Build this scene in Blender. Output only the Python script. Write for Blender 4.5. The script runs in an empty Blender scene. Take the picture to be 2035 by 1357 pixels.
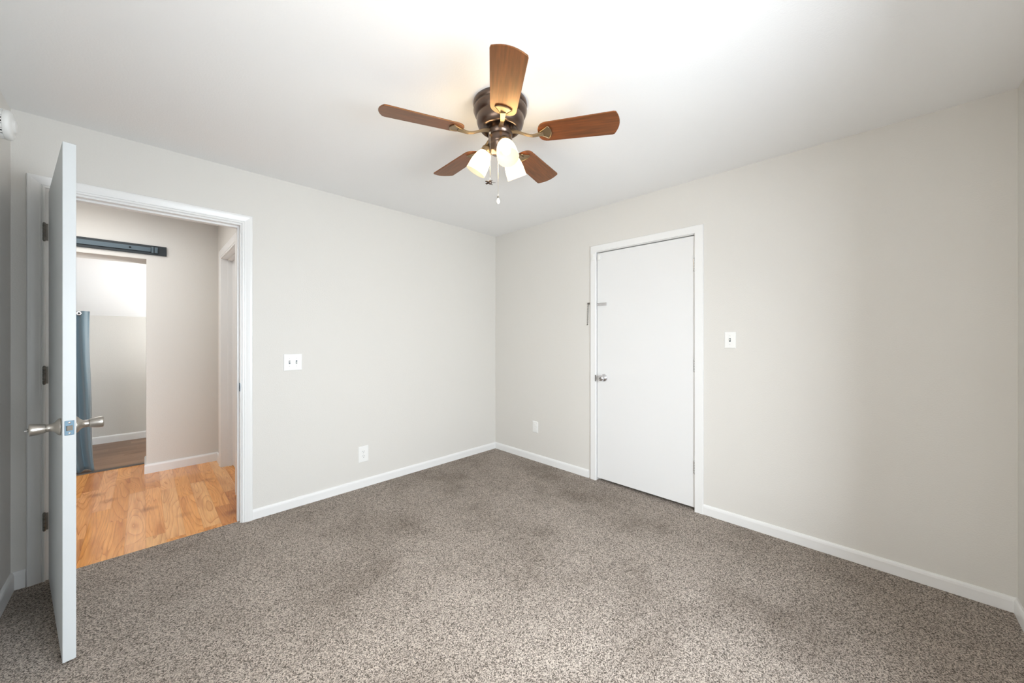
import bpy, bmesh, math, random
from mathutils import Vector, Matrix
random.seed(7)
sc = bpy.context.scene
COL = sc.collection
PI = math.pi

# ------------------------------------------------------------------ camera
W, Hpx, FPX = 2035, 1357, 724.0
cd = bpy.data.cameras.new('camera')
cam = bpy.data.objects.new('camera', cd); COL.objects.link(cam)
cd.sensor_fit = 'HORIZONTAL'; cd.sensor_width = 36.0
cd.lens = 36.0 * FPX / W
cd.shift_y = -(Hpx / 2 - 669.0) / W
cd.clip_start = 0.02
YAW = math.radians(44.727)
cam.location = (-2.859, -3.101, 1.285)
cam.rotation_euler = (PI / 2, 0, YAW - PI / 2)
sc.camera = cam

# ------------------------------------------------------------------ view + world + daylight
sc.view_settings.view_transform = 'Standard'
sc.view_settings.look = 'None'
sc.view_settings.exposure = 0.17
sc.view_settings.gamma = 1.0
sc.view_settings.use_curve_mapping = False
wd = bpy.data.worlds.new('daylight_sky'); sc.world = wd; wd.use_nodes = True
bg = wd.node_tree.nodes['Background']
bg.inputs[0].default_value = (0.80, 0.90, 1.0, 1); bg.inputs[1].default_value = 1.0


def area(name, loc, rot, sx, sy, power, color=(1, 1, 1), spread=PI):
    l = bpy.data.lights.new(name, 'AREA'); l.shape = 'RECTANGLE'; l.size = sx; l.size_y = sy
    l.energy = power; l.color = color; l.spread = spread
    o = bpy.data.objects.new(name, l); COL.objects.link(o); o.location = loc; o.rotation_euler = rot
    return o

# daylight through the bedroom window (behind the camera, in the south wall)
area('bedroom_window_daylight', (-2.0, -4.25, 1.88), (PI / 2, 0, 0), 2.4, 2.1, 385, (0.85, 0.925, 1.0))
area('side_fill_light', (-4.0, -2.35, 1.75), (PI / 2, 0, -PI / 2), 2.2, 2.1, 86, (1.0, 0.925, 0.82))  # added fill light outside an invented side window, evens out the room
# added fill lights without window or fitting: back room, then hall
area('back_room_fill_light', (-1.42, 2.75, 0.9), (PI / 2 + 1.0, 0, PI / 2), 0.9, 0.8, 40, (0.96, 0.985, 1.0), math.radians(130))
area('hall_fill_light', (-3.4, 0.85, 2.41), (0, 0, 0), 1.2, 0.9, 13, (1.0, 0.995, 0.975))

# ------------------------------------------------------------------ materials
def new_mat(name):
    m = bpy.data.materials.new(name); m.use_nodes = True
    nt = m.node_tree; b = nt.nodes['Principled BSDF']
    return m, nt, b

def N(nt, t, **kw):
    n = nt.nodes.new(t)
    for k, v in kw.items(): setattr(n, k, v)
    return n

def simple(name, col, rough=0.5, metal=0.0, bump=None, coat=0.0, spec=0.5):
    m, nt, b = new_mat(name)
    b.inputs['Base Color'].default_value = (*col, 1)
    b.inputs['Roughness'].default_value = rough
    b.inputs['Metallic'].default_value = metal
    b.inputs['Specular IOR Level'].default_value = spec
    b.inputs['Coat Weight'].default_value = coat
    if bump:
        scale, strength, dist = bump
        tc = N(nt, 'ShaderNodeTexCoord')
        nz = N(nt, 'ShaderNodeTexNoise'); nz.inputs['Scale'].default_value = scale; nz.inputs['Detail'].default_value = 3
        bp = N(nt, 'ShaderNodeBump'); bp.inputs['Strength'].default_value = strength; bp.inputs['Distance'].default_value = dist
        nt.links.new(tc.outputs['Object'], nz.inputs['Vector'])
        nt.links.new(nz.outputs['Fac'], bp.inputs['Height'])
        nt.links.new(bp.outputs['Normal'], b.inputs['Normal'])
    return m

M = {}
M['wall'] = simple('painted_wall', (0.735, 0.715, 0.675), 0.55, bump=(140, 0.25, 0.003), spec=0.3)
M['ceiling'] = simple('painted_ceiling', (0.93, 0.93, 0.925), 0.8, bump=(120, 0.2, 0.003), spec=0.2)
M['trim'] = simple('gloss_white_trim', (0.86, 0.86, 0.85), 0.32, bump=(40, 0.05, 0.002))
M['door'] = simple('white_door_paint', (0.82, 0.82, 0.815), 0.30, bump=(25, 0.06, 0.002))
M['door_dimmed'] = simple('bluish_glare_dimmed_door_paint', (0.63, 0.655, 0.66), 0.42, bump=(25, 0.06, 0.002))  # open door's white darkened and blued to offset strong window light on its edge
M['plastic'] = simple('white_plastic', (0.88, 0.88, 0.86), 0.35)
M['plastic_shade'] = simple('cream_toggle_plastic', (0.74, 0.73, 0.70), 0.4)
M['dark'] = simple('dark_slot', (0.02, 0.02, 0.02), 0.6)
M['nickel'] = simple('brushed_nickel', (0.46, 0.43, 0.39), 0.33, 1.0)
M['darknickel'] = simple('aged_hinge_steel', (0.22, 0.21, 0.195), 0.42, 1.0)
M['chrome'] = simple('polished_chrome', (0.72, 0.72, 0.74), 0.16, 1.0)
M['steel'] = simple('zinc_latch_steel', (0.17, 0.25, 0.31), 0.55, 0.9)
M['bronze'] = simple('oil_rubbed_bronze', (0.135, 0.095, 0.075), 0.28, 0.9, coat=0.2)
M['brass'] = simple('antique_brass', (0.30, 0.22, 0.13), 0.36, 0.9)
M['rail'] = simple('slate_blue_black_metal', (0.016, 0.022, 0.026), 0.45, 0.3)
M['bar'] = simple('slate_grey_metal', (0.075, 0.105, 0.125), 0.4, 0.4)
M['threshold'] = simple('dark_threshold', (0.05, 0.035, 0.025), 0.4)
M['chain'] = simple('nickel_ball_chain', (0.75, 0.70, 0.60), 0.25, 1.0)
M['ivory'] = simple('ivory_pendant', (0.90, 0.88, 0.82), 0.25)


def glass_mat():
    m, nt, b = new_mat('clear_window_glass')
    tr = N(nt, 'ShaderNodeBsdfTransparent'); gl = N(nt, 'ShaderNodeBsdfGlossy'); gl.inputs['Roughness'].default_value = 0.02
    mx = N(nt, 'ShaderNodeMixShader'); mx.inputs[0].default_value = 0.06
    nt.links.new(tr.outputs[0], mx.inputs[1]); nt.links.new(gl.outputs[0], mx.inputs[2]); nt.links.new(mx.outputs[0], nt.nodes['Material Output'].inputs[0])
    return m
M['glass'] = glass_mat()


def curtain_mat():
    m, nt, b = new_mat('blue_grey_curtain_cloth')
    b.inputs['Base Color'].default_value = (0.18, 0.265, 0.315, 1); b.inputs['Roughness'].default_value = 0.45
    b.inputs['Sheen Weight'].default_value = 0.4
    tr = N(nt, 'ShaderNodeBsdfTranslucent'); tr.inputs[0].default_value = (0.35, 0.5, 0.6, 1)
    mx = N(nt, 'ShaderNodeMixShader'); mx.inputs[0].default_value = 0.25
    out = nt.nodes['Material Output']
    nt.links.new(b.outputs[0], mx.inputs[1]); nt.links.new(tr.outputs[0], mx.inputs[2]); nt.links.new(mx.outputs[0], out.inputs[0])
    return m
M['curtain'] = curtain_mat()


def mathn(nt, op, a, b=None):
    n = N(nt, 'ShaderNodeMath', operation=op)
    for i, v in enumerate((a, b)):
        if v is None: continue
        if isinstance(v, (int, float)): n.inputs[i].default_value = v
        else: nt.links.new(v, n.inputs[i])
    return n.outputs[0]

def ramp(nt, fac, stops, interp='LINEAR'):
    r = N(nt, 'ShaderNodeValToRGB'); r.color_ramp.interpolation = interp
    e = r.color_ramp.elements
    e[0].position, e[0].color = stops[0][0], (*stops[0][1], 1)
    e[1].position, e[1].color = stops[1][0], (*stops[1][1], 1)
    for p, c in stops[2:]:
        x = e.new(p); x.color = (*c, 1)
    nt.links.new(fac, r.inputs[0]); return r.outputs[0]

def mixc(nt, mode, fac, a, b):
    n = N(nt, 'ShaderNodeMix', data_type='RGBA', blend_type=mode)
    for s, v in ((n.inputs[0], fac), (n.inputs[6], a), (n.inputs[7], b)):
        if isinstance(v, (int, float)): s.default_value = v
        elif isinstance(v, tuple): s.default_value = (*v, 1)
        else: nt.links.new(v, s)
    return n.outputs[2]


def carpet_mat():
    m, nt, b = new_mat('speckled_grey_brown_carpet')
    tc = N(nt, 'ShaderNodeTexCoord')
    # slightly warped coordinates so the tufts look like short twisted yarns
    wn = N(nt, 'ShaderNodeTexNoise'); wn.inputs['Scale'].default_value = 200; wn.inputs['Detail'].default_value = 1
    nt.links.new(tc.outputs['Object'], wn.inputs['Vector'])
    sub = N(nt, 'ShaderNodeVectorMath', operation='SUBTRACT'); nt.links.new(wn.outputs['Color'], sub.inputs[0]); sub.inputs[1].default_value = (0.5, 0.5, 0.5)
    scl = N(nt, 'ShaderNodeVectorMath', operation='SCALE'); nt.links.new(sub.outputs[0], scl.inputs[0]); scl.inputs['Scale'].default_value = 0.008
    add = N(nt, 'ShaderNodeVectorMath', operation='ADD'); nt.links.new(tc.outputs['Object'], add.inputs[0]); nt.links.new(scl.outputs[0], add.inputs[1])
    vo = N(nt, 'ShaderNodeTexVoronoi'); vo.inputs['Scale'].default_value = 290; vo.inputs['Randomness'].default_value = 1
    nt.links.new(add.outputs[0], vo.inputs['Vector'])
    sep = N(nt, 'ShaderNodeSeparateColor'); nt.links.new(vo.outputs['Color'], sep.inputs[0])
    n2 = N(nt, 'ShaderNodeTexNoise'); n2.inputs['Scale'].default_value = 190; n2.inputs['Detail'].default_value = 4; n2.inputs['Roughness'].default_value = 0.75
    nt.links.new(tc.outputs['Object'], n2.inputs['Vector'])
    f = mathn(nt, 'ADD', mathn(nt, 'MULTIPLY', sep.outputs[0], 0.55), mathn(nt, 'MULTIPLY', n2.outputs['Fac'], 0.9))
    f = mathn(nt, 'SUBTRACT', f, 0.28)
    f = mathn(nt, 'ADD', mathn(nt, 'MULTIPLY', mathn(nt, 'SUBTRACT', f, 0.45), 1.45), 0.475)
    col = ramp(nt, f, [(0.14, (0.085, 0.064, 0.047)), (0.80, (0.82, 0.72, 0.63)), (0.34, (0.29, 0.236, 0.193)), (0.54, (0.58, 0.497, 0.425))])
    # broad patches where the pile leans another way
    n3 = N(nt, 'ShaderNodeTexNoise'); n3.inputs['Scale'].default_value = 1.5; n3.inputs['Detail'].default_value = 5; n3.inputs['Roughness'].default_value = 0.6
    nt.links.new(tc.outputs['Object'], n3.inputs['Vector'])
    pile = ramp(nt, n3.outputs['Fac'], [(0.32, (0.62, 0.585, 0.55)), (0.64, (1.06, 1.055, 1.05)), (0.48, (0.92, 0.905, 0.89))])
    col = mixc(nt, 'MULTIPLY', 1.0, col, pile)
    nt.links.new(col, b.inputs['Base Color'])
    b.inputs['Roughness'].default_value = 1.0; b.inputs['Specular IOR Level'].default_value = 0.05
    b.inputs['Sheen Weight'].default_value = 0.15
    h = mathn(nt, 'SUBTRACT', f, mathn(nt, 'MULTIPLY', vo.outputs['Distance'], 0.6))
    bp = N(nt, 'ShaderNodeBump'); bp.inputs['Strength'].default_value = 0.9; bp.inputs['Distance'].default_value = 0.006
    nt.links.new(h, bp.inputs['Height']); nt.links.new(bp.outputs['Normal'], b.inputs['Normal'])
    return m
M['carpet'] = carpet_mat()


def plank_mat(name, width, length, along_y, tones, grain_tint, rough, seam=0.35, ring=1.0):
    m, nt, b = new_mat(name)
    tc = N(nt, 'ShaderNodeTexCoord'); sp = N(nt, 'ShaderNodeSeparateXYZ'); nt.links.new(tc.outputs['Object'], sp.inputs[0])
    u, v = (sp.outputs[0], sp.outputs[1]) if along_y else (sp.outputs[1], sp.outputs[0])
    un = mathn(nt, 'DIVIDE', u, width); row = mathn(nt, 'FLOOR', un)
    wn = N(nt, 'ShaderNodeTexWhiteNoise', noise_dimensions='1D'); nt.links.new(row, wn.inputs['W'])
    vn = mathn(nt, 'ADD', mathn(nt, 'DIVIDE', v, length), wn.outputs['Value']); seg = mathn(nt, 'FLOOR', vn)
    wid = N(nt, 'ShaderNodeTexWhiteNoise', noise_dimensions='2D')
    cb = N(nt, 'ShaderNodeCombineXYZ'); nt.links.new(row, cb.inputs[0]); nt.links.new(seg, cb.inputs[1]); nt.links.new(cb.outputs[0], wid.inputs['Vector'])
    base = ramp(nt, wid.outputs['Value'], tones)
    # cathedral grain: rings of a stretched noise, different on every plank
    off = mathn(nt, 'MULTIPLY', wid.outputs['Value'], 37.0)
    gc = N(nt, 'ShaderNodeCombineXYZ')
    nt.links.new(mathn(nt, 'MULTIPLY', u, 8.0), gc.inputs[0]); nt.links.new(mathn(nt, 'MULTIPLY', v, 0.9), gc.inputs[1]); nt.links.new(off, gc.inputs[2])
    nz = N(nt, 'ShaderNodeTexNoise'); nz.inputs['Scale'].default_value = 1.0; nz.inputs['Detail'].default_value = 1.2; nz.inputs['Roughness'].default_value = 0.4; nz.inputs['Distortion'].default_value = 0.5
    nt.links.new(gc.outputs[0], nz.inputs['Vector'])
    rings = mathn(nt, 'FRACT', mathn(nt, 'MULTIPLY', nz.outputs['Fac'], 17.0 * ring))
    ringc = ramp(nt, rings, [(0.0, (1, 1, 1)), (1.0, grain_tint), (0.45, (1.0, 0.99, 0.97)), (0.85, (0.86, 0.78, 0.70))])
    # soft brown heartwood clouds
    cl = N(nt, 'ShaderNodeTexNoise'); cl.inputs['Scale'].default_value = 3.5; cl.inputs['Detail'].default_value = 3
    nt.links.new(gc.outputs[0], cl.inputs['Vector']); cl.inputs['Scale'].default_value = 1.3
    cloud = ramp(nt, cl.outputs['Fac'], [(0.30, (0.66, 0.52, 0.42)), (0.48, (1, 1, 1))])
    fine = N(nt, 'ShaderNodeTexNoise'); fine.inputs['Scale'].default_value = 1.0; fine.inputs['Detail'].default_value = 4
    fc = N(nt, 'ShaderNodeCombineXYZ'); nt.links.new(mathn(nt, 'MULTIPLY', u, 160.0), fc.inputs[0]); nt.links.new(mathn(nt, 'MULTIPLY', v, 6.0), fc.inputs[1]); nt.links.new(off, fc.inputs[2])
    nt.links.new(fc.outputs[0], fine.inputs['Vector'])
    finec = ramp(nt, fine.outputs['Fac'], [(0.3, (0.82, 0.80, 0.78)), (0.7, (1.08, 1.08, 1.06))])
    # knots
    kv = N(nt, 'ShaderNodeTexVoronoi'); kv.inputs['Scale'].default_value = 3.2; nt.links.new(tc.outputs['Object'], kv.inputs['Vector'])
    knot = ramp(nt, kv.outputs['Distance'], [(0.03, (0.38, 0.28, 0.22)), (0.22, (1, 1, 1))])
    c = mixc(nt, 'MULTIPLY', 0.70, base, ringc); c = mixc(nt, 'MULTIPLY', 0.85, c, cloud); c = mixc(nt, 'MULTIPLY', 0.8, c, finec); c = mixc(nt, 'MULTIPLY', 0.7, c, knot)
    fu = mathn(nt, 'ABSOLUTE', mathn(nt, 'SUBTRACT', mathn(nt, 'FRACT', un), 0.5)); fv = mathn(nt, 'ABSOLUTE', mathn(nt, 'SUBTRACT', mathn(nt, 'FRACT', vn), 0.5))
    su = mathn(nt, 'GREATER_THAN', fu, 0.5 - 0.0009 / width); sv = mathn(nt, 'GREATER_THAN', fv, 0.5 - 0.0012 / length)
    s = mathn(nt, 'MAXIMUM', su, sv)
    c = mixc(nt, 'MULTIPLY', mathn(nt, 'MULTIPLY', s, seam), c, (0.25, 0.2, 0.16))
    nt.links.new(c, b.inputs['Base Color']); b.inputs['Roughness'].default_value = rough
    return m
M['oak'] = plank_mat('honey_oak_planks', 0.092, 1.05, True,
                     [(0.0, (0.56, 0.21, 0.065)), (1.0, (0.95, 0.54, 0.23)), (0.25, (0.80, 0.35, 0.10)), (0.5, (0.92, 0.42, 0.11)), (0.75, (0.90, 0.44, 0.18))], (0.55, 0.36, 0.24), 0.12)
M['walnut_floor'] = plank_mat('brown_laminate_planks', 0.125, 1.3, False,
                     [(0.0, (0.17, 0.095, 0.055)), (1.0, (0.30, 0.175, 0.105)), (0.5, (0.235, 0.13, 0.075))], (0.6, 0.5, 0.44), 0.35, ring=1.2)


def blade_mat():
    m, nt, b = new_mat('cherry_walnut_blade')
    tc = N(nt, 'ShaderNodeTexCoord'); mp = N(nt, 'ShaderNodeMapping'); mp.inputs['Scale'].default_value = (6, 90, 30)
    nt.links.new(tc.outputs['Object'], mp.inputs['Vector'])
    nz = N(nt, 'ShaderNodeTexNoise'); nz.inputs['Scale'].default_value = 1.0; nz.inputs['Detail'].default_value = 5; nz.inputs['Roughness'].default_value = 0.6
    nt.links.new(mp.outputs[0], nz.inputs['Vector'])
    c = ramp(nt, nz.outputs['Fac'], [(0.25, (0.045, 0.011, 0.004)), (0.75, (0.23, 0.058, 0.014)), (0.5, (0.125, 0.031, 0.009))])
    nt.links.new(c, b.inputs['Base Color']); b.inputs['Roughness'].default_value = 0.37
    b.inputs['IOR'].default_value = 2.1; b.inputs['Specular Tint'].default_value = (1.0, 0.64, 0.33, 1)      # reflections tinted gold to imitate lamp glow on the blades
    return m
M['blade'] = blade_mat()


def glow_mat(name, col):
    """frosted glass lit from inside: brightest level with the bulb, dimmer at neck and rim"""
    m, nt, b = new_mat(name)
    b.inputs['Base Color'].default_value = (0.80, 0.76, 0.68, 1); b.inputs['Roughness'].default_value = 0.4
    b.inputs['Emission Color'].default_value = (*col, 1)
    tc = N(nt, 'ShaderNodeTexCoord'); sp = N(nt, 'ShaderNodeSeparateXYZ'); nt.links.new(tc.outputs['Object'], sp.inputs[0])
    mr = N(nt, 'ShaderNodeMapRange'); nt.links.new(sp.outputs[2], mr.inputs[0])
    mr.inputs[1].default_value = -0.138; mr.inputs[2].default_value = -0.026
    g = lambda v: (v / 8, v / 8, v / 8)
    lv = ramp(nt, mr.outputs[0], [(0.0, g(0.42)), (1.0, g(0.9)), (0.13, g(0.55)), (0.24, g(1.6)), (0.42, g(7.0)), (0.80, g(8.0)), (0.95, g(5.0))])
    nt.links.new(mathn(nt, 'MULTIPLY', lv, 14.5), b.inputs['Emission Strength'])
    return m
M['shade'] = glow_mat('lit_frosted_glass', (1.0, 0.74, 0.40))
mb_, nt_, b_ = new_mat('lit_frosted_glass_inside'); b_.inputs['Base Color'].default_value = (0.35, 0.31, 0.24, 1)
b_.inputs['Emission Color'].default_value = (1, 0.86, 0.58, 1); b_.inputs['Emission Strength'].default_value = 0.60
M['shade_in'] = mb_
mb_, nt_, b_ = new_mat('lit_bulb'); b_.inputs['Emission Color'].default_value = (1, 0.86, 0.6, 1); b_.inputs['Emission Strength'].default_value = 3.5
M['bulb'] = mb_

# ------------------------------------------------------------------ mesh helpers
class MB:
    def __init__(s): s.v = []; s.f = []; s.mi = []; s.cur = 0; s.smooth = set()
    def add(s, vs, fs, smooth=False, T=None):
        o = len(s.v)
        s.v += [tuple(T @ Vector(p)) if T else tuple(p) for p in vs]
        for f in fs:
            if smooth: s.smooth.add(len(s.f))
            s.f.append([i + o for i in f]); s.mi.append(s.cur)
        return s
    def box(s, a, b, T=None):
        x0, y0, z0 = [min(p, q) for p, q in zip(a, b)]; x1, y1, z1 = [max(p, q) for p, q in zip(a, b)]
        vs = [(x0, y0, z0), (x1, y0, z0), (x1, y1, z0), (x0, y1, z0), (x0, y0, z1), (x1, y0, z1), (x1, y1, z1), (x0, y1, z1)]
        return s.add(vs, [(0, 3, 2, 1), (4, 5, 6, 7), (0, 1, 5, 4), (1, 2, 6, 5), (2, 3, 7, 6), (3, 0, 4, 7)], T=T)
    def lathe(s, prof, n=32, T=None, cap=True, smooth=True):
        """prof: [(r, z)] revolved about local z"""
        vs = []; fs = []
        for r, z in prof:
            for k in range(n):
                a = 2 * PI * k / n; vs.append((r * math.cos(a), r * math.sin(a), z))
        for i in range(len(prof) - 1):
            for k in range(n):
                k2 = (k + 1) % n; fs.append((i * n + k, i * n + k2, (i + 1) * n + k2, (i + 1) * n + k))
        s.add(vs, fs, smooth, T)
        if cap:
            for i in (0, len(prof) - 1):
                if prof[i][0] > 1e-6:
                    ring = [vs[i * n + k] for k in range(n)]; s.add(ring, [tuple(range(n))], False, T)
        return s
    def tube(s, pts, r, n=10, T=None, cap=True):
        pts = [Vector(p) for p in pts]; rs = r if isinstance(r, (list, tuple)) else [r] * len(pts)
        vs = []; fs = []; up = None
        for i, p in enumerate(pts):
            d = (pts[min(i + 1, len(pts) - 1)] - pts[max(i - 1, 0)]).normalized()
            if up is None: up = d.orthogonal().normalized()
            up = (up - d * up.dot(d)).normalized(); w = d.cross(up)
            for k in range(n):
                a = 2 * PI * k / n; vs.append(tuple(p + (up * math.cos(a) + w * math.sin(a)) * rs[i]))
        for i in range(len(pts) - 1):
            for k in range(n):
                k2 = (k + 1) % n; fs.append((i * n + k, i * n + k2, (i + 1) * n + k2, (i + 1) * n + k))
        s.add(vs, fs, True, T)
        if cap:
            s.add(vs[:n], [tuple(range(n))], False, T); s.add(vs[-n:], [tuple(range(n))], False, T)
        return s
    def prism(s, poly, z0, z1, T=None):
        n = len(poly); vs = [(x, y, z0) for x, y in poly] + [(x, y, z1) for x, y in poly]
        fs = [tuple(range(n - 1, -1, -1)), tuple(range(n, 2 * n))] + [(i, (i + 1) % n, n + (i + 1) % n, n + i) for i in range(n)]
        return s.add(vs, fs, T=T)
    def ball(s, c, r, n=12, T=None, sz=1.0):
        prof = [(max(r * math.sin(PI * i / 8), 1e-7), -r * sz * math.cos(PI * i / 8)) for i in range(9)]
        TT = Matrix.Translation(c); TT = (T @ TT) if T else TT
        return s.lathe(prof, n, TT, cap=False)
    def build(s, name, mats, parent=None, bevel=0.0, seg=2, loc=None):
        me = bpy.data.meshes.new(name); me.from_pydata(s.v, [], s.f)
        mats = mats if isinstance(mats, (list, tuple)) else [mats]
        for m in mats: me.materials.append(m)
        for i, p in enumerate(me.polygons):
            p.material_index = s.mi[i]; p.use_smooth = i in s.smooth
        bm = bmesh.new(); bm.from_mesh(me); bmesh.ops.remove_doubles(bm, verts=bm.verts, dist=1e-6)
        bmesh.ops.recalc_face_normals(bm, faces=bm.faces); bm.to_mesh(me); bm.free()
        o = bpy.data.objects.new(name, me); COL.objects.link(o)
        if parent: o.parent = parent
        if loc: o.location = loc
        if bevel:
            b = o.modifiers.new('bevel', 'BEVEL'); b.width = bevel; b.segments = seg; b.limit_method = 'ANGLE'; b.harden_normals = False
        return o

def tag(o, label=None, cat=None, group=None, kind=None):
    if label: o['label'] = label
    if cat: o['category'] = cat
    if group: o['group'] = group
    if kind: o['kind'] = kind
    return o

def struct(o, label, cat): return tag(o, label, cat, kind='structure')

def thing(name, loc, label, cat, rot=(0, 0, 0), group=None):
    o = bpy.data.objects.new(name, None); COL.objects.link(o); o.empty_display_size = 0.05
    o.location = loc; o.rotation_euler = rot
    return tag(o, label, cat, group)

def axis_T(origin, direction):
    """matrix whose local z runs along direction"""
    d = Vector(direction).normalized()
    return Matrix.Translation(origin) @ d.to_track_quat('Z', 'Y').to_matrix().to_4x4()

# ------------------------------------------------------------------ room shell
XW, YS, H = -3.335, -3.58, 2.44          # west wall, south wall, ceiling
TH = 0.12
JL, JR, JH = -3.215, -2.392, 2.055       # doorway in the left wall
DL, DR, DH = -1.338, -2.172, 2.040       # doorway in the right wall (y)
CB = 0.017                               # carpet top is z = 0

floor = MB().box((XW - 0.1, YS - 0.1, -0.06), (0.0, 0.035, 0.0)).box((0, DR, -0.06), (0.14, DL, 0.0)).build('floor', M['carpet'])
struct(floor, 'speckled grey brown carpet across the bedroom floor', 'carpet')
ceil = MB().box((XW - 0.1, YS - 0.1, H), (TH, TH, H + 0.08)).build('ceiling', M['ceiling'])
struct(ceil, 'white bedroom ceiling around the fan', 'ceiling')

J = 0.02                                  # jamb board thickness
w = MB()
w.box((XW - TH, 0, 0), (JL - J, TH, H)); w.box((JR + J, 0, 0), (0, TH, H)); w.box((JL - J, 0, JH + J), (JR + J, TH, H))
struct(w.build('wall_left', M['wall']), 'pale grey wall with the open doorway and double switch', 'wall')
w = MB()
w.box((0, DL + J, 0), (TH, TH, H)); w.box((0, YS - TH, 0), (TH, DR - J, H)); w.box((0, DR - J, DH + J), (TH, DL + J, H))
struct(w.build('wall_right', M['wall']), 'beige grey wall with the closed white door', 'wall')
WZ0, WZ1 = 0.60, 1.84
def window(name, a0, a1, place, label):
    """frame with a meeting rail, a sill and a thin pane; place(along, depth into the wall, z)"""
    fr = MB()
    def bar(p0, p1, d0=0.045, d1=0.095): fr.box(place(p0[0], d0, p0[1]), place(p1[0], d1, p1[1]))
    bar((a0, WZ0), (a1, WZ0 + 0.035)); bar((a0, WZ1 - 0.035), (a1, WZ1)); bar((a0, WZ0), (a0 + 0.035, WZ1)); bar((a1 - 0.035, WZ0), (a1, WZ1))
    zm = (WZ0 + WZ1) / 2; bar((a0, zm - 0.015), (a1, zm + 0.015)); bar((a0 - 0.03, WZ0 - 0.02), (a1 + 0.03, WZ0), -0.02, 0.06)
    o = struct(fr.build(name, M['trim']), label, 'window')
    MB().box(place(a0 + 0.03, 0.068, WZ0 + 0.03), place(a1 - 0.03, 0.072, WZ1 - 0.03)).build('pane', M['glass'], o)
wx0, wx1, wy0, wy1 = -2.58, -1.38, -2.90, -1.80
w = MB()
w.box((XW - TH, YS - TH, 0), (XW, wy0, H)); w.box((XW - TH, wy1, 0), (XW, 0, H)); w.box((XW - TH, wy0, 0), (XW, wy1, WZ0)); w.box((XW - TH, wy0, WZ1), (XW, wy1, H))
struct(w.build('wall_side', M['wall']), 'narrow strip of grey wall behind the open door under the smoke detector', 'wall')
w = MB()
w.box((XW, YS - TH, 0), (wx0, YS, H)); w.box((wx1, YS - TH, 0), (0, YS, H)); w.box((wx0, YS - TH, 0), (wx1, YS, WZ0)); w.box((wx0, YS - TH, WZ1), (wx1, YS, H))
struct(w.build('wall_back', M['wall']), 'sliver of wall at the right edge beside the closed door wall', 'wall')
window('window_1', wx0, wx1, lambda a, d, z: (a, YS - d, z), 'bedroom window in the wall behind the camera')
window('window_2_added', wy0, wy1, lambda a, d, z: (XW - d, a, z), 'added window in the side wall beside the camera, lets in fill light')  # invented opening, added for the side fill light
w = MB().box((0.95, DR - 0.4, -0.02), (1.0, DL + 0.4, H)).box((TH, DR - 0.45, -0.02), (1.0, DR - 0.4, H)).box((TH, DL + 0.4, -0.02), (1.0, DL + 0.45, H)).box((TH, DR - 0.45, H), (1.0, DL + 0.45, H + 0.05)).box((0.14, DR - 0.45, -0.07), (1.0, DL + 0.45, -0.02))  # unseen box, added so sky light doesn't leak through the door gaps
struct(w.build('wall_light_blocker', M['wall']), 'unseen box added behind the closed door to block sky light', 'wall')

# --- baseboards: flat board with an eased top edge
BH, BT = 0.070, 0.013
BP = [(0, -0.02), (BT, -0.02), (BT, BH - 0.018), (BT * 0.85, BH - 0.008), (BT * 0.45, BH), (0, BH)]
def baseboard(name, p0, p1, nrm, label, h=BH, z=0.0, mat='trim', m0=0.0, m1=0.0):
    """p0->p1 along the wall foot; m0/m1: mitre the ends (+1 pulls the front back by the thickness)"""
    p0, p1, n = Vector((*p0, 0)), Vector((*p1, 0)), Vector((*nrm, 0)); d = (p1 - p0).normalized()
    prof = [(u, (zz if zz < 0.001 else zz + h - BH)) for u, zz in BP]
    vs = [tuple(p0 + n * u + d * u * m0 + Vector((0, 0, zz + z))) for u, zz in prof] + [tuple(p1 + n * u - d * u * m1 + Vector((0, 0, zz + z))) for u, zz in prof]
    k = len(prof)
    fs = [tuple(range(k)), tuple(range(2 * k - 1, k - 1, -1))] + [(i, (i + 1) % k, k + (i + 1) % k, k + i) for i in range(k)]
    return struct(MB().add(vs, fs).build(name, M[mat]), label, 'baseboard')

baseboard('baseboard_left', (-2.329, 0), (0, 0), (0, -1), 'white baseboard from the open doorway to the far corner', m1=1)
baseboard('baseboard_left.001', (XW, 0), (-3.287, 0), (0, -1), 'short white baseboard left of the open doorway', m0=1, h=0.09)
baseboard('baseboard_right', (0, 0), (0, -1.262), (-1, 0), 'white baseboard between the far corner and the closed door', m0=1)
baseboard('baseboard_right.001', (0, -2.226), (0, YS), (-1, 0), 'long white baseboard right of the closed door', m1=1)
baseboard('baseboard_side', (XW, 0), (XW, YS), (1, 0), 'white baseboard behind the open door', m0=1, m1=1, h=0.09)
baseboard('baseboard_back', (0, YS), (XW, YS), (0, 1), 'white baseboard end at the right edge of the picture', m0=1, m1=1)

# --- door casings: a moulded profile swept round the opening with mitred corners
COLONIAL = [(0, 0), (0, 0.010), (0.003, 0.012), (0.008, 0.012), (0.0095, 0.008), (0.0125, 0.008), (0.014, 0.012), (0.020, 0.0125), (0.034, 0.0155), (0.046, 0.0175), (0.056, 0.0175), (0.060, 0.013), (0.060, 0)]
FLAT = [(0, 0), (0, 0.014), (0.003, 0.017), (0.054, 0.017), (0.058, 0.012), (0.058, 0)]
def casing(mb, a0, a1, top, prof, place, z0=0.0):
    """a0<a1 opening along the wall, place(a, depth, z) -> world point"""
    rows = []
    for u, v in prof:
        rows.append([place(a0 - u, v, z0), place(a0 - u, v, top + u), place(a1 + u, v, top + u), place(a1 + u, v, z0)])
    n = len(prof); vs = [p for r in rows for p in r]; fs = []
    for i in range(n - 1):
        for k in range(3): fs.append((4 * i + k, 4 * i + k + 1, 4 * (i + 1) + k + 1, 4 * (i + 1) + k))
    mb.add(vs, fs)
    return mb

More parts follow.
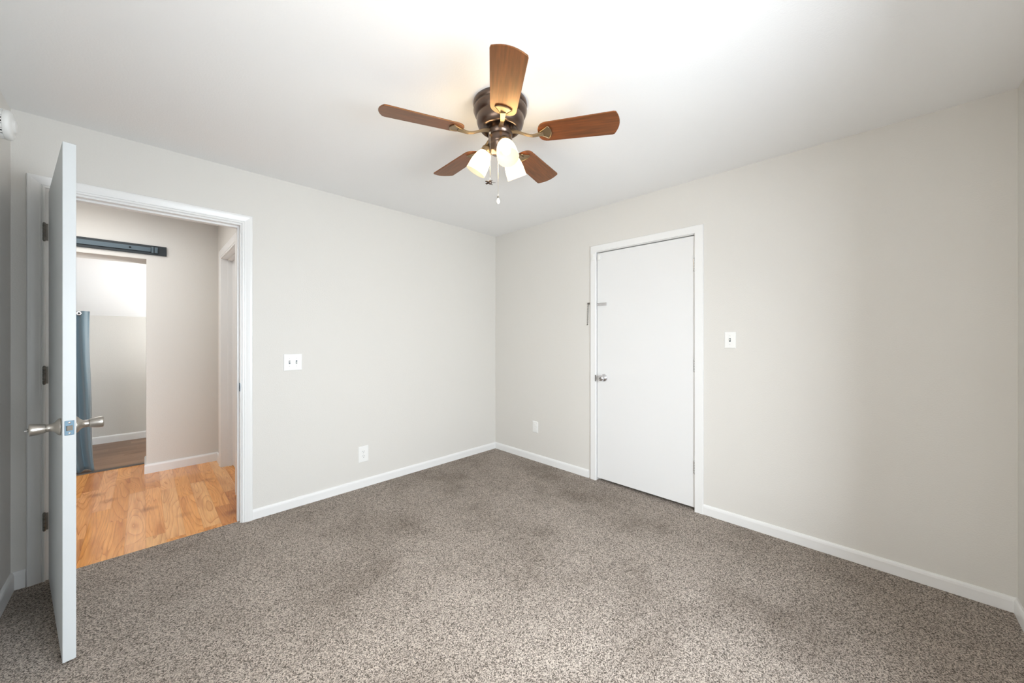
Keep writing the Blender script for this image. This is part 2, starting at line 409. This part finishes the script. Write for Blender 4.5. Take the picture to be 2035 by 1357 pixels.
t = MB()
casing(t, JL - 0.010, JR + 0.008, JH + 0.012, COLONIAL, lambda a, d, z: (a, -d, z), -0.02)
casing(t, JL - 0.010, JR + 0.008, JH + 0.012, COLONIAL, lambda a, d, z: (a, TH + d, z), -0.02)
t.box((JL - J, 0, -0.02), (JL, TH, JH + J)); t.box((JR, 0, -0.02), (JR + J, TH, JH + J)); t.box((JL, 0, JH), (JR, TH, JH + J))
t.box((JL, 0.042, -0.02), (JL + 0.011, 0.080, JH - 0.011)); t.box((JR - 0.011, 0.042, -0.02), (JR, 0.080, JH - 0.011)); t.box((JL, 0.042, JH - 0.011), (JR, 0.080, JH))
trim1 = struct(t.build('trim_1', M['trim']), 'white moulded casing and jambs around the open doorway', 'door frame')
sp = MB(); T = Matrix.Translation((JR - 0.0005, 0.020, 0.935))
sp.box((-0.001, -0.016, -0.029), (0.0005, 0.016, 0.029), T); sp.cur = 1; sp.box((-0.0016, -0.007, -0.012), (-0.0008, 0.007, 0.012), T)
sp.cur = 0; sp.box((-0.001, -0.024, -0.022), (0.0, -0.014, 0.022), T)
tag(sp.build('strike_plate', [M['steel'], M['dark']], trim1), 'steel strike plate')

t = MB()
pr = lambda a, d, z: (-d, a, z)
casing(t, DR + 0.002, DL - 0.002, DH + 0.004, FLAT, pr, -0.02)
t.box((0, DR - J, -0.02), (TH, DR, DH + J)); t.box((0, DL, -0.02), (TH, DL + J, DH + J)); t.box((0, DR, DH), (TH, DL, DH + J))
t.box((0.045, DR, 0), (0.08, DR + 0.012, DH - 0.012)); t.box((0.045, DL - 0.012, 0), (0.08, DL, DH - 0.012)); t.box((0.045, DR, DH - 0.012), (0.08, DL, DH))
trim2 = struct(t.build('trim_2', M['trim']), 'white flat casing around the closed door', 'door frame')

# ------------------------------------------------------------------ hall and back room beyond the doorway
HY, BX, SX, BY, HXW = 1.755, -2.845, -2.318, 2.105, -4.3
FY = 3.5
fl = MB().box((HXW, 0.035, -0.06), (SX + 0.15, 2.15, -0.002)).build('floor_hall', M['oak'])
struct(fl, 'honey coloured knotty oak plank floor in the hall', 'floor')
fl = MB().box((HXW, 2.15, -0.06), (-1.35, FY + 0.1, -0.002)).build('floor_back', M['walnut_floor'])
struct(fl, 'brown plank floor in the back room', 'floor')
th = MB().prism([(2.13, -0.002), (2.175, -0.002), (2.168, 0.008), (2.137, 0.008)], -3.9, BX, Matrix(((0, 0, 1, 0), (1, 0, 0, 0), (0, 1, 0, 0), (0, 0, 0, 1))))
struct(th.build('trim_4', M['threshold']), 'dark threshold strip between the oak floor and the brown floor', 'threshold')
c = MB().box((HXW - 0.1, TH, H), (SX + 0.15, HY + 0.35, H + 0.08)).build('ceiling_hall', M['ceiling'])
struct(c, 'hall ceiling hidden above the doorway', 'ceiling')
w = MB()
w.box((BX, HY, -0.02), (-1.35, BY, H)); w.box((-3.9, HY, 2.015), (BX, BY, H)); w.box((HXW, HY, -0.02), (-3.9, BY, H))
struct(w.build('wall_hall_far', M['wall']), 'grey hall wall with the cased opening under the black rail', 'wall')
w = MB().box((HXW - TH, TH, -0.02), (HXW, FY + 0.1, H + 0.3))
struct(w.build('wall_hall_left', M['wall']), 'unseen end wall of the hall', 'wall')
SD0, SD1, SDH = 0.66, 1.462, 2.052
w = MB()
w.box((SX, SD1 + J, -0.02), (SX + TH, HY, H)); w.box((SX, TH, -0.02), (SX + TH, SD0 - J, H)); w.box((SX, SD0 - J, SDH + J), (SX + TH, SD1 + J, H))
struct(w.build('wall_hall_right', M['wall']), 'short hall wall with a white door frame seen edge on', 'wall')
t = MB()
WIDE = [(u * 1.35, v) for u, v in COLONIAL]
casing(t, SD0 - 0.004, SD1 + 0.004, SDH + 0.004, WIDE, lambda a, d, z: (SX - d, a, z), -0.02)
t.box((SX, SD1, -0.02), (SX + TH, SD1 + J, SDH + J)); t.box((SX, SD0 - J, -0.02), (SX + TH, SD0, SDH + J)); t.box((SX, SD0, SDH), (SX + TH, SD1, SDH + J))
t.box((SX + 0.045, SD1 - 0.011, -0.02), (SX + 0.08, SD1, SDH - 0.011)); t.box((SX + 0.045, SD0, -0.02), (SX + 0.08, SD0 + 0.011, SDH - 0.011)); t.box((SX + 0.045, SD0, SDH - 0.011), (SX + 0.08, SD1, SDH))
struct(t.build('trim_3', M['trim']), 'white door frame on the hall side wall', 'door frame')
d3 = MB().box((SX + 0.080, SD0 + 0.003, 0.008), (SX + 0.115, SD1 - 0.003, SDH - 0.003)).build('door_3', M['door'], bevel=0.002)
struct(d3, 'white door closed inside the hall side frame', 'door')
baseboard('baseboard_hall', (BX, HY), (SX, HY), (0, -1), 'white baseboard along the hall wall under the rail', m1=1, h=0.085, m0=-1)
baseboard('baseboard_hall.001', (SX, HY), (SX, SD1 + 0.086), (-1, 0), 'tiny white baseboard beside the hall side frame', m0=1, h=0.085)
baseboard('baseboard_hall.002', (BX, BY), (BX, HY), (-1, 0), 'white baseboard end inside the opening to the back room', m1=-1, h=0.085)
w = MB().box((HXW, FY, -0.02), (-1.35, FY + 0.1, 1.75))
struct(w.build('wall_back_room', M['wall']), 'low grey wall at the back of the room behind the curtain', 'wall')
w = MB().box((-1.35, BY, -0.02), (-1.25, FY + 0.1, 2.6))
struct(w.build('wall_back_room_side', M['wall']), 'unseen side wall of the back room', 'wall')
Tz = Matrix(((0, 0, 1, 0), (1, 0, 0, 0), (0, 1, 0, 0), (0, 0, 0, 1)))
c = MB().prism([(BY, 2.29), (FY + 0.1, 1.485), (FY + 0.1, 1.565), (BY, 2.37)], HXW, -1.25, Tz)
struct(c.build('ceiling_back', M['ceiling']), 'white sloping ceiling of the back room above the low wall', 'ceiling')
baseboard('baseboard_back_room', (HXW, FY), (-1.35, FY), (0, -1), 'white baseboard along the low back room wall', h=0.085)

# black flat rail over the opening
rl = thing('sliding_door_rail', (-3.0, HY, 2.1), 'black metal rail fixed above the hall opening', 'rail')
b = MB().box((-0.90, -0.020, -0.042), (0.293, 0, 0.046)); b.build('backing_board', M['rail'], rl, bevel=0.002)
b = MB().box((-0.90, -0.034, -0.018), (0.186, -0.026, 0.024)); b.build('track_bar', M['bar'], rl, bevel=0.002)
b = MB().box((0.188, -0.046, -0.028), (0.205, -0.020, 0.030)).box((0.209, -0.048, -0.026), (0.232, -0.020, 0.028)); b.build('end_stop', M['bar'], rl, bevel=0.002)
for x in (-0.75, -0.35, 0.05):
    b = MB().lathe([(0.0001, 0.006), (0.007, 0.006), (0.008, 0.004), (0.008, 0)], 12, axis_T((x, -0.034, 0.003), (0, -1, 0)), cap=False)
    b.lathe([(0.006, 0), (0.006, 0.016)], 10, axis_T((x, -0.034, 0.003), (0, 1, 0)), cap=False)
    b.build('bolt', M['rail'], rl)

# curtain gathered at the left of the opening to the back room
def curtain():
    root = thing('curtain', (-3.46, 2.27, 0), 'blue grey curtain gathered at the left of the back room opening', 'curtain')
    nx, nz = 90, 40; vs = []; fs = []
    for j in range(nz + 1):
        t = j / nz; z = 0.004 + (1.531 - 0.004) * t
        for i in range(nx + 1):
            s = i / nx
            right = 0.228 + 0.045 * (1 - t) ** 1.6 - 0.012 * math.sin(PI * t)
            x = -0.42 + (right + 0.42) * s
            # deep folds that lean to the right on their way down
            amp = 0.030 + 0.022 * (1 - t)
            ph = 2 * PI * (7.2 * s - 0.55 * (1 - t) * (1 - 0.4 * s))
            y = amp * (math.sin(ph) + 0.28 * math.sin(2 * ph + 0.8)) + 0.015 * math.sin(5 * s + 3 * t)
            vs.append((x + 0.012 * math.sin(7 * t + 4 * s) * (1 - t), y, z))
    for j in range(nz):
        for i in range(nx):
            a = j * (nx + 1) + i; fs.append((a, a + 1, a + nx + 2, a + nx + 1))
    c = MB().add(vs, fs, True).build('cloth', M['curtain'], root)
    so = c.modifiers.new('thick', 'SOLIDIFY'); so.thickness = 0.003
    T = Matrix.Translation((0.165, -0.018, 1.508))
    g = MB(); g.lathe([(0.009, 0.002), (0.018, 0.004), (0.020, 0.0), (0.018, -0.002)], 20, T @ Matrix.Rotation(PI / 2, 4, 'X'), cap=False)
    g.cur = 1; g.lathe([(0.0001, 0.001), (0.010, 0.001)], 20, T @ Matrix.Rotation(PI / 2, 4, 'X'), cap=False)
    tag(g.build('grommet', [M['chrome'], M['dark']], root), 'chrome grommet')
curtain()

# ------------------------------------------------------------------ door hardware builders
def tulip_knob(parent, x, y, z, sign, mat, turn=False, k=1.0):
    """knob whose axis runs along local y (sign -1 or +1)"""
    T = axis_T((x, y, z), (0, sign, 0))
    o = MB()
    o.lathe([(0.0335, 0), (0.0335, 0.004), (0.031, 0.008), (0.020, 0.016), (0.0155, 0.022), (0.0145, 0.030), (0.0150, 0.036), (0.0140, 0.038)], 32, T)
    o.lathe([(0.0125, 0.037), (0.0165, 0.0375), (0.0175, 0.040), (0.0205, 0.053), (0.0225, 0.066), (0.0232, 0.074), (0.0222, 0.0775), (0.0190, 0.0785), (0.0001, 0.0785)], 32, T, cap=False)
    o = o.build('door_knob', mat, parent)
    if turn:
        MB().lathe([(0.007, 0.078), (0.007, 0.080), (0.004, 0.081)], 12, T).box((-0.006, -0.0018, 0.080), (0.006, 0.0018, 0.0885), T).build('thumb_turn', M['darknickel'], o)
    return o

def hinge(parent, T, h, mat, leaf):
    o = MB()
    for k in range(5):
        a, b = -h / 2 + h * k / 5 + 0.0006, -h / 2 + h * (k + 1) / 5 - 0.0006
        o.lathe([(0.0055, a), (0.006, a + 0.0005), (0.006, b - 0.0005), (0.0055, b)], 14, T)
    for s in (-1, 1):
        o.lathe([(0.0045, s * h / 2), (0.0052, s * (h / 2 + 0.002)), (0.003, s * (h / 2 + 0.005)), (0.0001, s * (h / 2 + 0.0055))], 14, T, cap=False)
    for a, b in leaf: o.box(a, b, T)
    return o.build('hinge', mat, parent)

# ------------------------------------------------------------------ open door (door_1)
PX, PY, SL = -3.213, -0.020, 0.852
ang = math.atan2(-0.842, 0.130)
d1 = thing('door_1', (PX, PY, 0), 'white flush door standing open into the bedroom, seen edge on', 'door', (0, 0, ang)); d1['kind'] = 'structure'
MB().box((0.004, 0, 0.013), (SL, 0.035, 2.046)).build('slab', M['door_dimmed'], d1, bevel=0.0018)
KZ = 0.927
tulip_knob(d1, SL - 0.062, 0.0, KZ, -1, M['nickel'], True)
tulip_knob(d1, SL - 0.062, 0.035, KZ, 1, M['nickel'])
T = Matrix.Translation((SL, 0.0175, KZ))
lp = MB()
lp.box((-0.001, -0.0125, -0.0285), (0.0012, 0.0125, 0.0285), T)
lp = lp.build('latch_plate', M['steel'], d1, bevel=0.0012)
lb = MB().prism([(-0.0085, 0.0005), (0.0085, 0.0005), (0.0085, 0.004), (-0.006, 0.011)], -0.0095, 0.0095, T @ Matrix(((0, 1, 0, 0), (1, 0, 0, 0), (0, 0, 1, 0), (0, 0, 0, 1)))).build('latch_bolt', M['nickel'], lp)
for z in (-0.021, 0.021):
    MB().lathe([(0.0001, 0.0022), (0.003, 0.0020), (0.0042, 0.001)], 12, axis_T((SL, 0.0175, KZ + z), (1, 0, 0)), cap=False).build('screw', M['chrome'], lp)
inv = Matrix.Rotation(-ang, 4, 'Z') @ Matrix.Translation((-PX, -PY, 0))
for z in (1.835, 1.083, 0.315):
    Tw = inv @ Matrix.Translation((-3.2275, -0.0165, z))
    hinge(d1, Tw, 0.089, M['darknickel'], [((0.003, 0.0035, -0.0445), (0.0125, 0.006, 0.0445))])

# ------------------------------------------------------------------ closed door (door_2)
d2 = thing('door_2', (0, DR, 0), 'white flush door closed in the right wall with chrome knob', 'door'); d2['kind'] = 'structure'
DW = DL - DR
MB().box((0.004, 0.003, 0.022), (0.038, DW - 0.005, DH - 0.008)).build('slab', M['door'], d2, bevel=0.0018)
k = MB(); T = axis_T((0.004, DW - 0.072, 0.922), (-1, 0, 0))
k.lathe([(0.033, 0), (0.033, 0.003), (0.029, 0.008), (0.016, 0.013), (0.012, 0.02), (0.0115, 0.03)], 32, T)
k.lathe([(0.0115, 0.029), (0.017, 0.031), (0.0245, 0.038), (0.0265, 0.046), (0.0255, 0.054), (0.021, 0.0605), (0.012, 0.063), (0.0001, 0.0635)], 32, T, cap=False)
k = tag(k.build('door_knob', M['chrome'], d2), 'chrome round knob')
MB().lathe([(0.0095, 0.0625), (0.009, 0.066), (0.0001, 0.0665)], 20, T, cap=False).build('lock_button', M['darknickel'], k)
for z in (1.815, 1.073, 0.322):
    hinge(d2, Matrix.Translation((-0.0045, 0.004, z)), 0.096, M['chrome'], [((0.004, 0.0, -0.046), (0.0075, 0.010, 0.046))])
# slide track of the door chain, screwed on the slab
b = MB(); T = Matrix.Translation((0.004, DW - 0.008, 1.573))
b.box((-0.003, -0.088, -0.014), (0, -0.002, 0.014), T); b.box((-0.012, -0.088, -0.013), (-0.003, -0.002, -0.005), T); b.box((-0.012, -0.088, 0.005), (-0.003, -0.002, 0.013), T); b.box((-0.012, -0.094, -0.014), (0, -0.086, 0.014), T)
tag(b.build('chain_slide', M['chrome'], d2, bevel=0.0008), 'nickel slide track')
b = MB().box((-0.010, DW - 0.040, 1.968), (0.004, DW - 0.012, 2.012)).build('magnet', M['plastic'], d2, bevel=0.003)
# bolt hole edge / strike by the knob
b = MB().lathe([(0.0001, 0.0), (0.014, 0.0), (0.014, 0.003), (0.0001, 0.003)], 20, axis_T((-0.0155, DL + 0.004, 0.915), (-1, 0, 0)), cap=False)
b2 = MB().box((-0.0182, DL - 0.003, 0.886), (-0.012, DL + 0.007, 0.944)).build('strike_plate', M['darknickel'], trim2, bevel=0.002)

# door contact sensor on the casing
b = MB().box((-0.028, DL + 0.014, 1.970), (-0.0165, DL + 0.034, 2.030)).build('door_sensor', M['plastic'], bevel=0.003)
tag(b, 'small white contact sensor stuck on the top corner of the door casing', 'sensor')

# chain hanging beside the casing
ch = thing('door_chain', (-0.008, -1.259, 1.585), 'small metal door chain hanging on the wall beside the closed door casing', 'chain')
MB().box((-0.004, -0.008, -0.006), (0.008, 0.010, 0.010)).lathe([(0.004, 0), (0.004, 0.012)], 10, axis_T((0.0, 0.002, 0), (-1, 0, 0))).build('anchor_plate', M['darknickel'], ch, bevel=0.001)
n = 15
for i in range(n):
    z = -0.012 - i * 0.0118; tw = (i % 2) * PI / 2
    l = MB(); pts = []
    for q in range(13):
        a = 2 * PI * q / 12; pts.append((0.0042 * math.cos(a), 0, 0.0078 * math.sin(a)))
    l.tube(pts, 0.0013, 6, Matrix.Translation((-0.001, 0.004 + 0.0004 * i, z)) @ Matrix.Rotation(tw + 0.4, 4, 'Z'), cap=False)
    l.build('link', M['darknickel'], ch)
MB().ball((-0.001, 0.011, -0.19), 0.0055).tube([(-0.001, 0.011, -0.19), (-0.004, 0.013, -0.196)], 0.003, 8).build('end_button', M['darknickel'], ch)

# ------------------------------------------------------------------ switches and outlets
def wall_T(origin, nrm):
    """local x along the wall to the viewer's right, y up, z out of the wall"""
    n = Vector(nrm); up = Vector((0, 0, 1)); r = up.cross(n)
    return Matrix(((r.x, up.x, n.x, origin[0]), (r.y, up.y, n.y, origin[1]), (r.z, up.z, n.z, origin[2]), (0, 0, 0, 1)))

def plate(parent, w, h, holes=()):
    m = MB(); e = 0.004
    vs = [(-w / 2, -h / 2, 0), (w / 2, -h / 2, 0), (w / 2, h / 2, 0), (-w / 2, h / 2, 0)]
    vs += [(x * (1 - 2 * e / w), y * (1 - 2 * e / h), 0.006) for x, y, _ in vs] + [(x, y, 0.0035) for x, y, _ in vs]
    m.add(vs, [(4, 5, 6, 7)] + [(i, (i + 1) % 4, 8 + (i + 1) % 4, 8 + i) for i in range(4)] + [(8 + i, 8 + (i + 1) % 4, 4 + (i + 1) % 4, 4 + i) for i in range(4)] + [(3, 2, 1, 0)])
    return m.build('face_plate', M['plastic'], parent)

def toggle(parent, x, up=1):
    m = MB(); m.cur = 0
    m.box((x - 0.005, -0.012, 0.0055), (x + 0.005, 0.012, 0.0064))
    o = m.build('toggle_slot', M['bar'], parent)
    T = Matrix.Translation((x, 0.0, 0.006)) @ Matrix.Rotation(-0.45 * up, 4, 'X')
    MB().prism([(-0.0038, -0.005), (0.0038, -0.005), (0.0038, 0.005), (-0.0038, 0.005)], 0, 0.010, T).build('toggle', M['plastic_shade'], parent, bevel=0.001)

def screws(parent, pts):
    for x, y in pts:
        MB().lathe([(0.0001, 0.0072), (0.002, 0.007), (0.0032, 0.006)], 10, Matrix.Translation((x, y, 0)), cap=False).build('screw', M['plastic_shade'], parent)

def on_wall(name, label, cat, origin, nrm, group=None):
    o = thing(name, origin, label, cat, group=group)
    o.matrix_world = wall_T(origin, nrm); return o

s1 = on_wall('light_switch', 'white double toggle switch plate beside the open doorway', 'light switch', (-2.072, -0.0005, 1.094), (0, -1, 0))
plate(s1, 0.122, 0.124); toggle(s1, -0.023, 1); toggle(s1, 0.023, -1); screws(s1, [(-0.023, 0.03), (0.023, 0.03), (-0.023, -0.03), (0.023, -0.03)])
s2 = on_wall('light_switch', 'white single toggle switch plate right of the closed door', 'light switch', (-0.0005, -2.398, 1.262), (-1, 0, 0))
plate(s2, 0.070, 0.114); toggle(s2, 0.0, 1); screws(s2, [(0, 0.03), (0, -0.03)])

def outlet(parent, slot):
    for y in (-0.0195, 0.0195):
        pts = []
        for k in range(24):
            a = 2 * PI * k / 24; pts.append((0.0172 * math.cos(a), y + max(-0.0138, min(0.0138, 0.0172 * math.sin(a)))))
        r = MB().prism(pts, 0.0055, 0.0078).build('receptacle', M['plastic'], parent)
        q = MB()
        q.box((-0.0075, y + 0.0005, 0.0076), (-0.0053, y + 0.0085, 0.0081)); q.box((0.0053, y + 0.0005, 0.0076), (0.0075, y + 0.0075, 0.0081))
        q.lathe([(0.0001, 0.0081), (0.0026, 0.0081), (0.0026, 0.0076)], 12, Matrix.Translation((0, y - 0.0075, 0)), cap=False)
        q.build('slots', slot, r)
    screws(parent, [(0, 0)])
o1 = on_wall('power_outlet', 'white duplex outlet with dark slots low on the wall by the open doorway', 'outlet', (-1.538, -0.0005, 0.282), (0, -1, 0))
plate(o1, 0.086, 0.134); outlet(o1, M['dark'])
o2 = on_wall('power_outlet', 'white outlet low on the wall between the far corner and the closed door', 'outlet', (-0.0005, -0.612, 0.350), (-1, 0, 0))
plate(o2, 0.074, 0.115); outlet(o2, M['plastic_shade'])

# ------------------------------------------------------------------ smoke detector
sd = thing('smoke_detector', (XW, -0.262, 2.262), 'round white smoke detector high on the wall above the open door', 'smoke detector')
T = axis_T((0, 0, 0), (1, 0, 0))
MB().lathe([(0.066, 0), (0.066, 0.008), (0.062, 0.011), (0.055, 0.012)], 48, T).build('mounting_base', M['plastic'], sd)
MB().lathe([(0.0645, 0.024), (0.066, 0.027), (0.066, 0.038), (0.062, 0.045), (0.050, 0.049), (0.030, 0.0505), (0.027, 0.056), (0.024, 0.057), (0.0001, 0.057)], 48, T).build('cover', M['plastic'], sd)
MB().lathe([(0.050, 0.011), (0.050, 0.025)], 48, T, cap=False).build('sensing_chamber', M['dark'], sd)
v = MB()
for k in range(28):
    a = 2 * PI * k / 28
    v.box((0.0590, -0.0030 if k % 4 else -0.008, 0.010), (0.0645, 0.0030 if k % 4 else 0.008, 0.026), T @ Matrix.Rotation(a, 4, 'Z'))
v.build('vent_ribs', M['plastic'], sd)

# ------------------------------------------------------------------ ceiling fan
FX, FYC = -1.615, -1.787
fan = thing('ceiling_fan', (FX, FYC, H), 'five blade bronze ceiling fan with three lit glass shades', 'ceiling fan')
MB().lathe([(0.132, 0), (0.134, -0.012), (0.131, -0.022), (0.127, -0.024), (0.127, -0.028), (0.132, -0.031), (0.133, -0.040), (0.126, -0.058), (0.1195, -0.068), (0.1165, -0.070), (0.1165, -0.074), (0.1175, -0.078), (0.116, -0.096), (0.110, -0.114), (0.099, -0.128), (0.090, -0.133), (0.084, -0.131), (0.080, -0.122), (0.060, -0.118)], 64).build('motor_housing', M['bronze'], fan)
MB().lathe([(0.060, -0.112), (0.060, -0.158), (0.056, -0.160), (0.056, -0.163)], 48).build('blade_hub', M['bronze'], fan)
MB().lathe([(0.0575, -0.163), (0.059, -0.166), (0.059, -0.196), (0.054, -0.206), (0.050, -0.209), (0.050, -0.236), (0.044, -0.246), (0.022, -0.252), (0.014, -0.262), (0.0001, -0.264)], 48, cap=False).build('switch_housing', M['bronze'], fan)

PITCH = math.radians(-12)
ZB = 2.272 - H
def blade_outline():
    r0, r1, w0, w1 = 0.188, 0.560, 0.0595, 0.0700
    pts = []
    # root: rounded end
    for k in range(0, 13):
        a = PI / 2 + PI * k / 12
        pts.append((r0 + 0.045 + 0.045 * math.cos(a), w0 * math.copysign(abs(math.sin(a)) ** 0.75, math.sin(a))))
    # lower side to tip, tip is a shallow arc
    tip = [(r1 - 0.020, -w1), (r1 - 0.010, -w1 + 0.003)]
    for k in range(9):
        u = -1 + 2 * k / 8; tip.append((r1 - 0.0 - 0.018 * (u * u) + 0.010, (w1 - 0.006) * u))
    tip += [(r1 - 0.010, w1 - 0.003), (r1 - 0.020, w1)]
    return pts + tip

BLADE_AZ = [13.8 + 72 * i for i in range(5)]
for az in BLADE_AZ:
    R = Matrix.Rotation(math.radians(az), 4, 'Z')
    P = R @ Matrix.Translation((0, 0, ZB)) @ Matrix.Rotation(PITCH, 4, 'X')
    bl = MB().prism(blade_outline(), 0.0, 0.006).build('blade', M['blade'], fan, bevel=0.0015)
    bl.matrix_local = P
    # blade iron: arm from the hub dipping down, then a fan shaped plate under the blade
    Ri = P.inverted() @ R
    ir = MB()
    arm = []
    for k in range(13):
        t = k / 12; r = 0.056 + (0.215 - 0.056) * t
        z = -0.146 + 0 * t
        if t < 0.72: z = -0.144 - 0.034 * (0.5 - 0.5 * math.cos(PI * t / 0.72))
        else: z = -0.178 + 0.004 * (t - 0.72) / 0.28
        arm.append((r, z))
    vs = []; fs = []
    for i, (r, z) in enumerate(arm):
        hw = 0.0125 - 0.004 * math.sin(PI * i / 12); th2 = 0.0035
        for y, dz in ((-hw, th2), (hw, th2), (hw, -th2), (-hw, -th2)):
            vs.append((r, y, z + dz))
    for i in range(12):
        for q in range(4): fs.append((4 * i + q, 4 * i + (q + 1) % 4, 4 * i + 4 + (q + 1) % 4, 4 * i + 4 + q))
    fs += [(0, 1, 2, 3), (51, 50, 49, 48)]
    ir.add(vs, fs, False, Ri)
    sh = [(0.192, -0.009), (0.206, -0.0155), (0.222, -0.026), (0.236, -0.037), (0.2405, -0.037), (0.248, -0.025), (0.252, -0.012), (0.2535, 0.0), (0.252, 0.012), (0.248, 0.025), (0.2405, 0.037), (0.236, 0.037), (0.222, 0.026), (0.206, 0.0155), (0.192, 0.009)]
    ir.prism(sh, -0.004, 0.0)
    # raised rim of the plate
    ir.tube([(a[0], a[1], -0.004) for a in sh], 0.0026, 8)
    ir.build('blade_iron', M['brass'], bl)

TILT = math.radians(30)
for az in (-117, 123, 3):
    R = Matrix.Rotation(math.radians(az), 4, 'Z')
    A = R @ Matrix.Translation((0.060, 0, 2.232 - H)) @ Matrix.Rotation(-TILT, 4, 'Y')
    lh = MB().lathe([(0.010, 0.022), (0.012, 0.004), (0.022, 0.0), (0.0275, -0.010), (0.0285, -0.026), (0.0265, -0.031), (0.020, -0.032)], 32)
    lh.tube([(0, 0, 0.012), (-0.012, 0, 0.020), (-0.026, 0, 0.018)], 0.0085, 10)
    lh = lh.build('lamp_holder', M['brass'], fan); lh.matrix_local = A
    shp = [(0.025, -0.026), (0.030, -0.034), (0.038, -0.050), (0.044, -0.070), (0.0475, -0.092), (0.0495, -0.116), (0.0512, -0.136)]
    inn = [(r - 0.0025, z) for r, z in reversed(shp)]
    g = MB().lathe(shp + [(0.0500, -0.1372)], 40, cap=False); g.cur = 1; g.lathe([(0.0500, -0.1372)] + inn, 40, cap=False)
    g = g.build('lamp_shade', [M['shade'], M['shade_in']], fan); g.matrix_local = A
    bb = MB().lathe([(0.010, -0.030), (0.011, -0.046), (0.020, -0.062), (0.0235, -0.076), (0.020, -0.091), (0.010, -0.099), (0.0001, -0.101)], 24, cap=False).build('bulb', M['bulb'], g)

def chain_pts(x, y, z0, z1): return [(x, y, z0 + (z1 - z0) * i / 12) for i in range(13)]
def w2l(p): return (p[0] - FX, p[1] - FYC, p[2] - H)
# pull chain with the little fan pendant (in front of the switch housing)
x, y, _ = w2l((-1.682, -1.786, 0))
c1 = MB().tube([(x + 0.010, y, 2.272 - H), (x - 0.002, y, 2.274 - H), (x, y, 2.266 - H)], 0.0035, 8)
c1.tube(chain_pts(x, y, 2.266 - H, 2.040 - H), 0.0013, 6)
c1 = c1.build('pull_chain', M['chain'], fan)
fp = MB().lathe([(0.0001, 0.012), (0.004, 0.010), (0.0075, 0.003), (0.0075, -0.003), (0.003, -0.009), (0.0001, -0.010)], 14, Matrix.Translation((x, y, 2.030 - H)), cap=False)
for k in range(5):
    fp.box((0.006, -0.0042, -0.0008), (0.026, 0.0042, 0.0008), Matrix.Translation((x, y, 2.030 - H)) @ Matrix.Rotation(0.5 + k * 2 * PI / 5, 4, 'Z') @ Matrix.Rotation(0.35, 4, 'X'))
tag(fp.build('fan_pendant', M['bronze'], c1), 'small fan shaped pull pendant')
# pull chain with the little bulb pendant
x, y, _ = w2l((-1.628, -1.785, 0))
c2 = MB().tube(chain_pts(x, y, 2.20 - H, 1.975 - H), 0.0013, 6).build('pull_chain', M['chain'], fan)
bp = MB().lathe([(0.0001, 0.002), (0.0045, 0.0), (0.0045, -0.010), (0.0001, -0.011)], 14, Matrix.Translation((x, y, 1.978 - H)), cap=False)
bp.cur = 1; bp.lathe([(0.0045, -0.009), (0.006, -0.014), (0.0095, -0.022), (0.010, -0.028), (0.007, -0.035), (0.0001, -0.038)], 16, Matrix.Translation((x, y, 1.978 - H)), cap=False)
tag(bp.build('bulb_pendant', [M['darknickel'], M['ivory']], c2), 'small bulb shaped pull pendant')
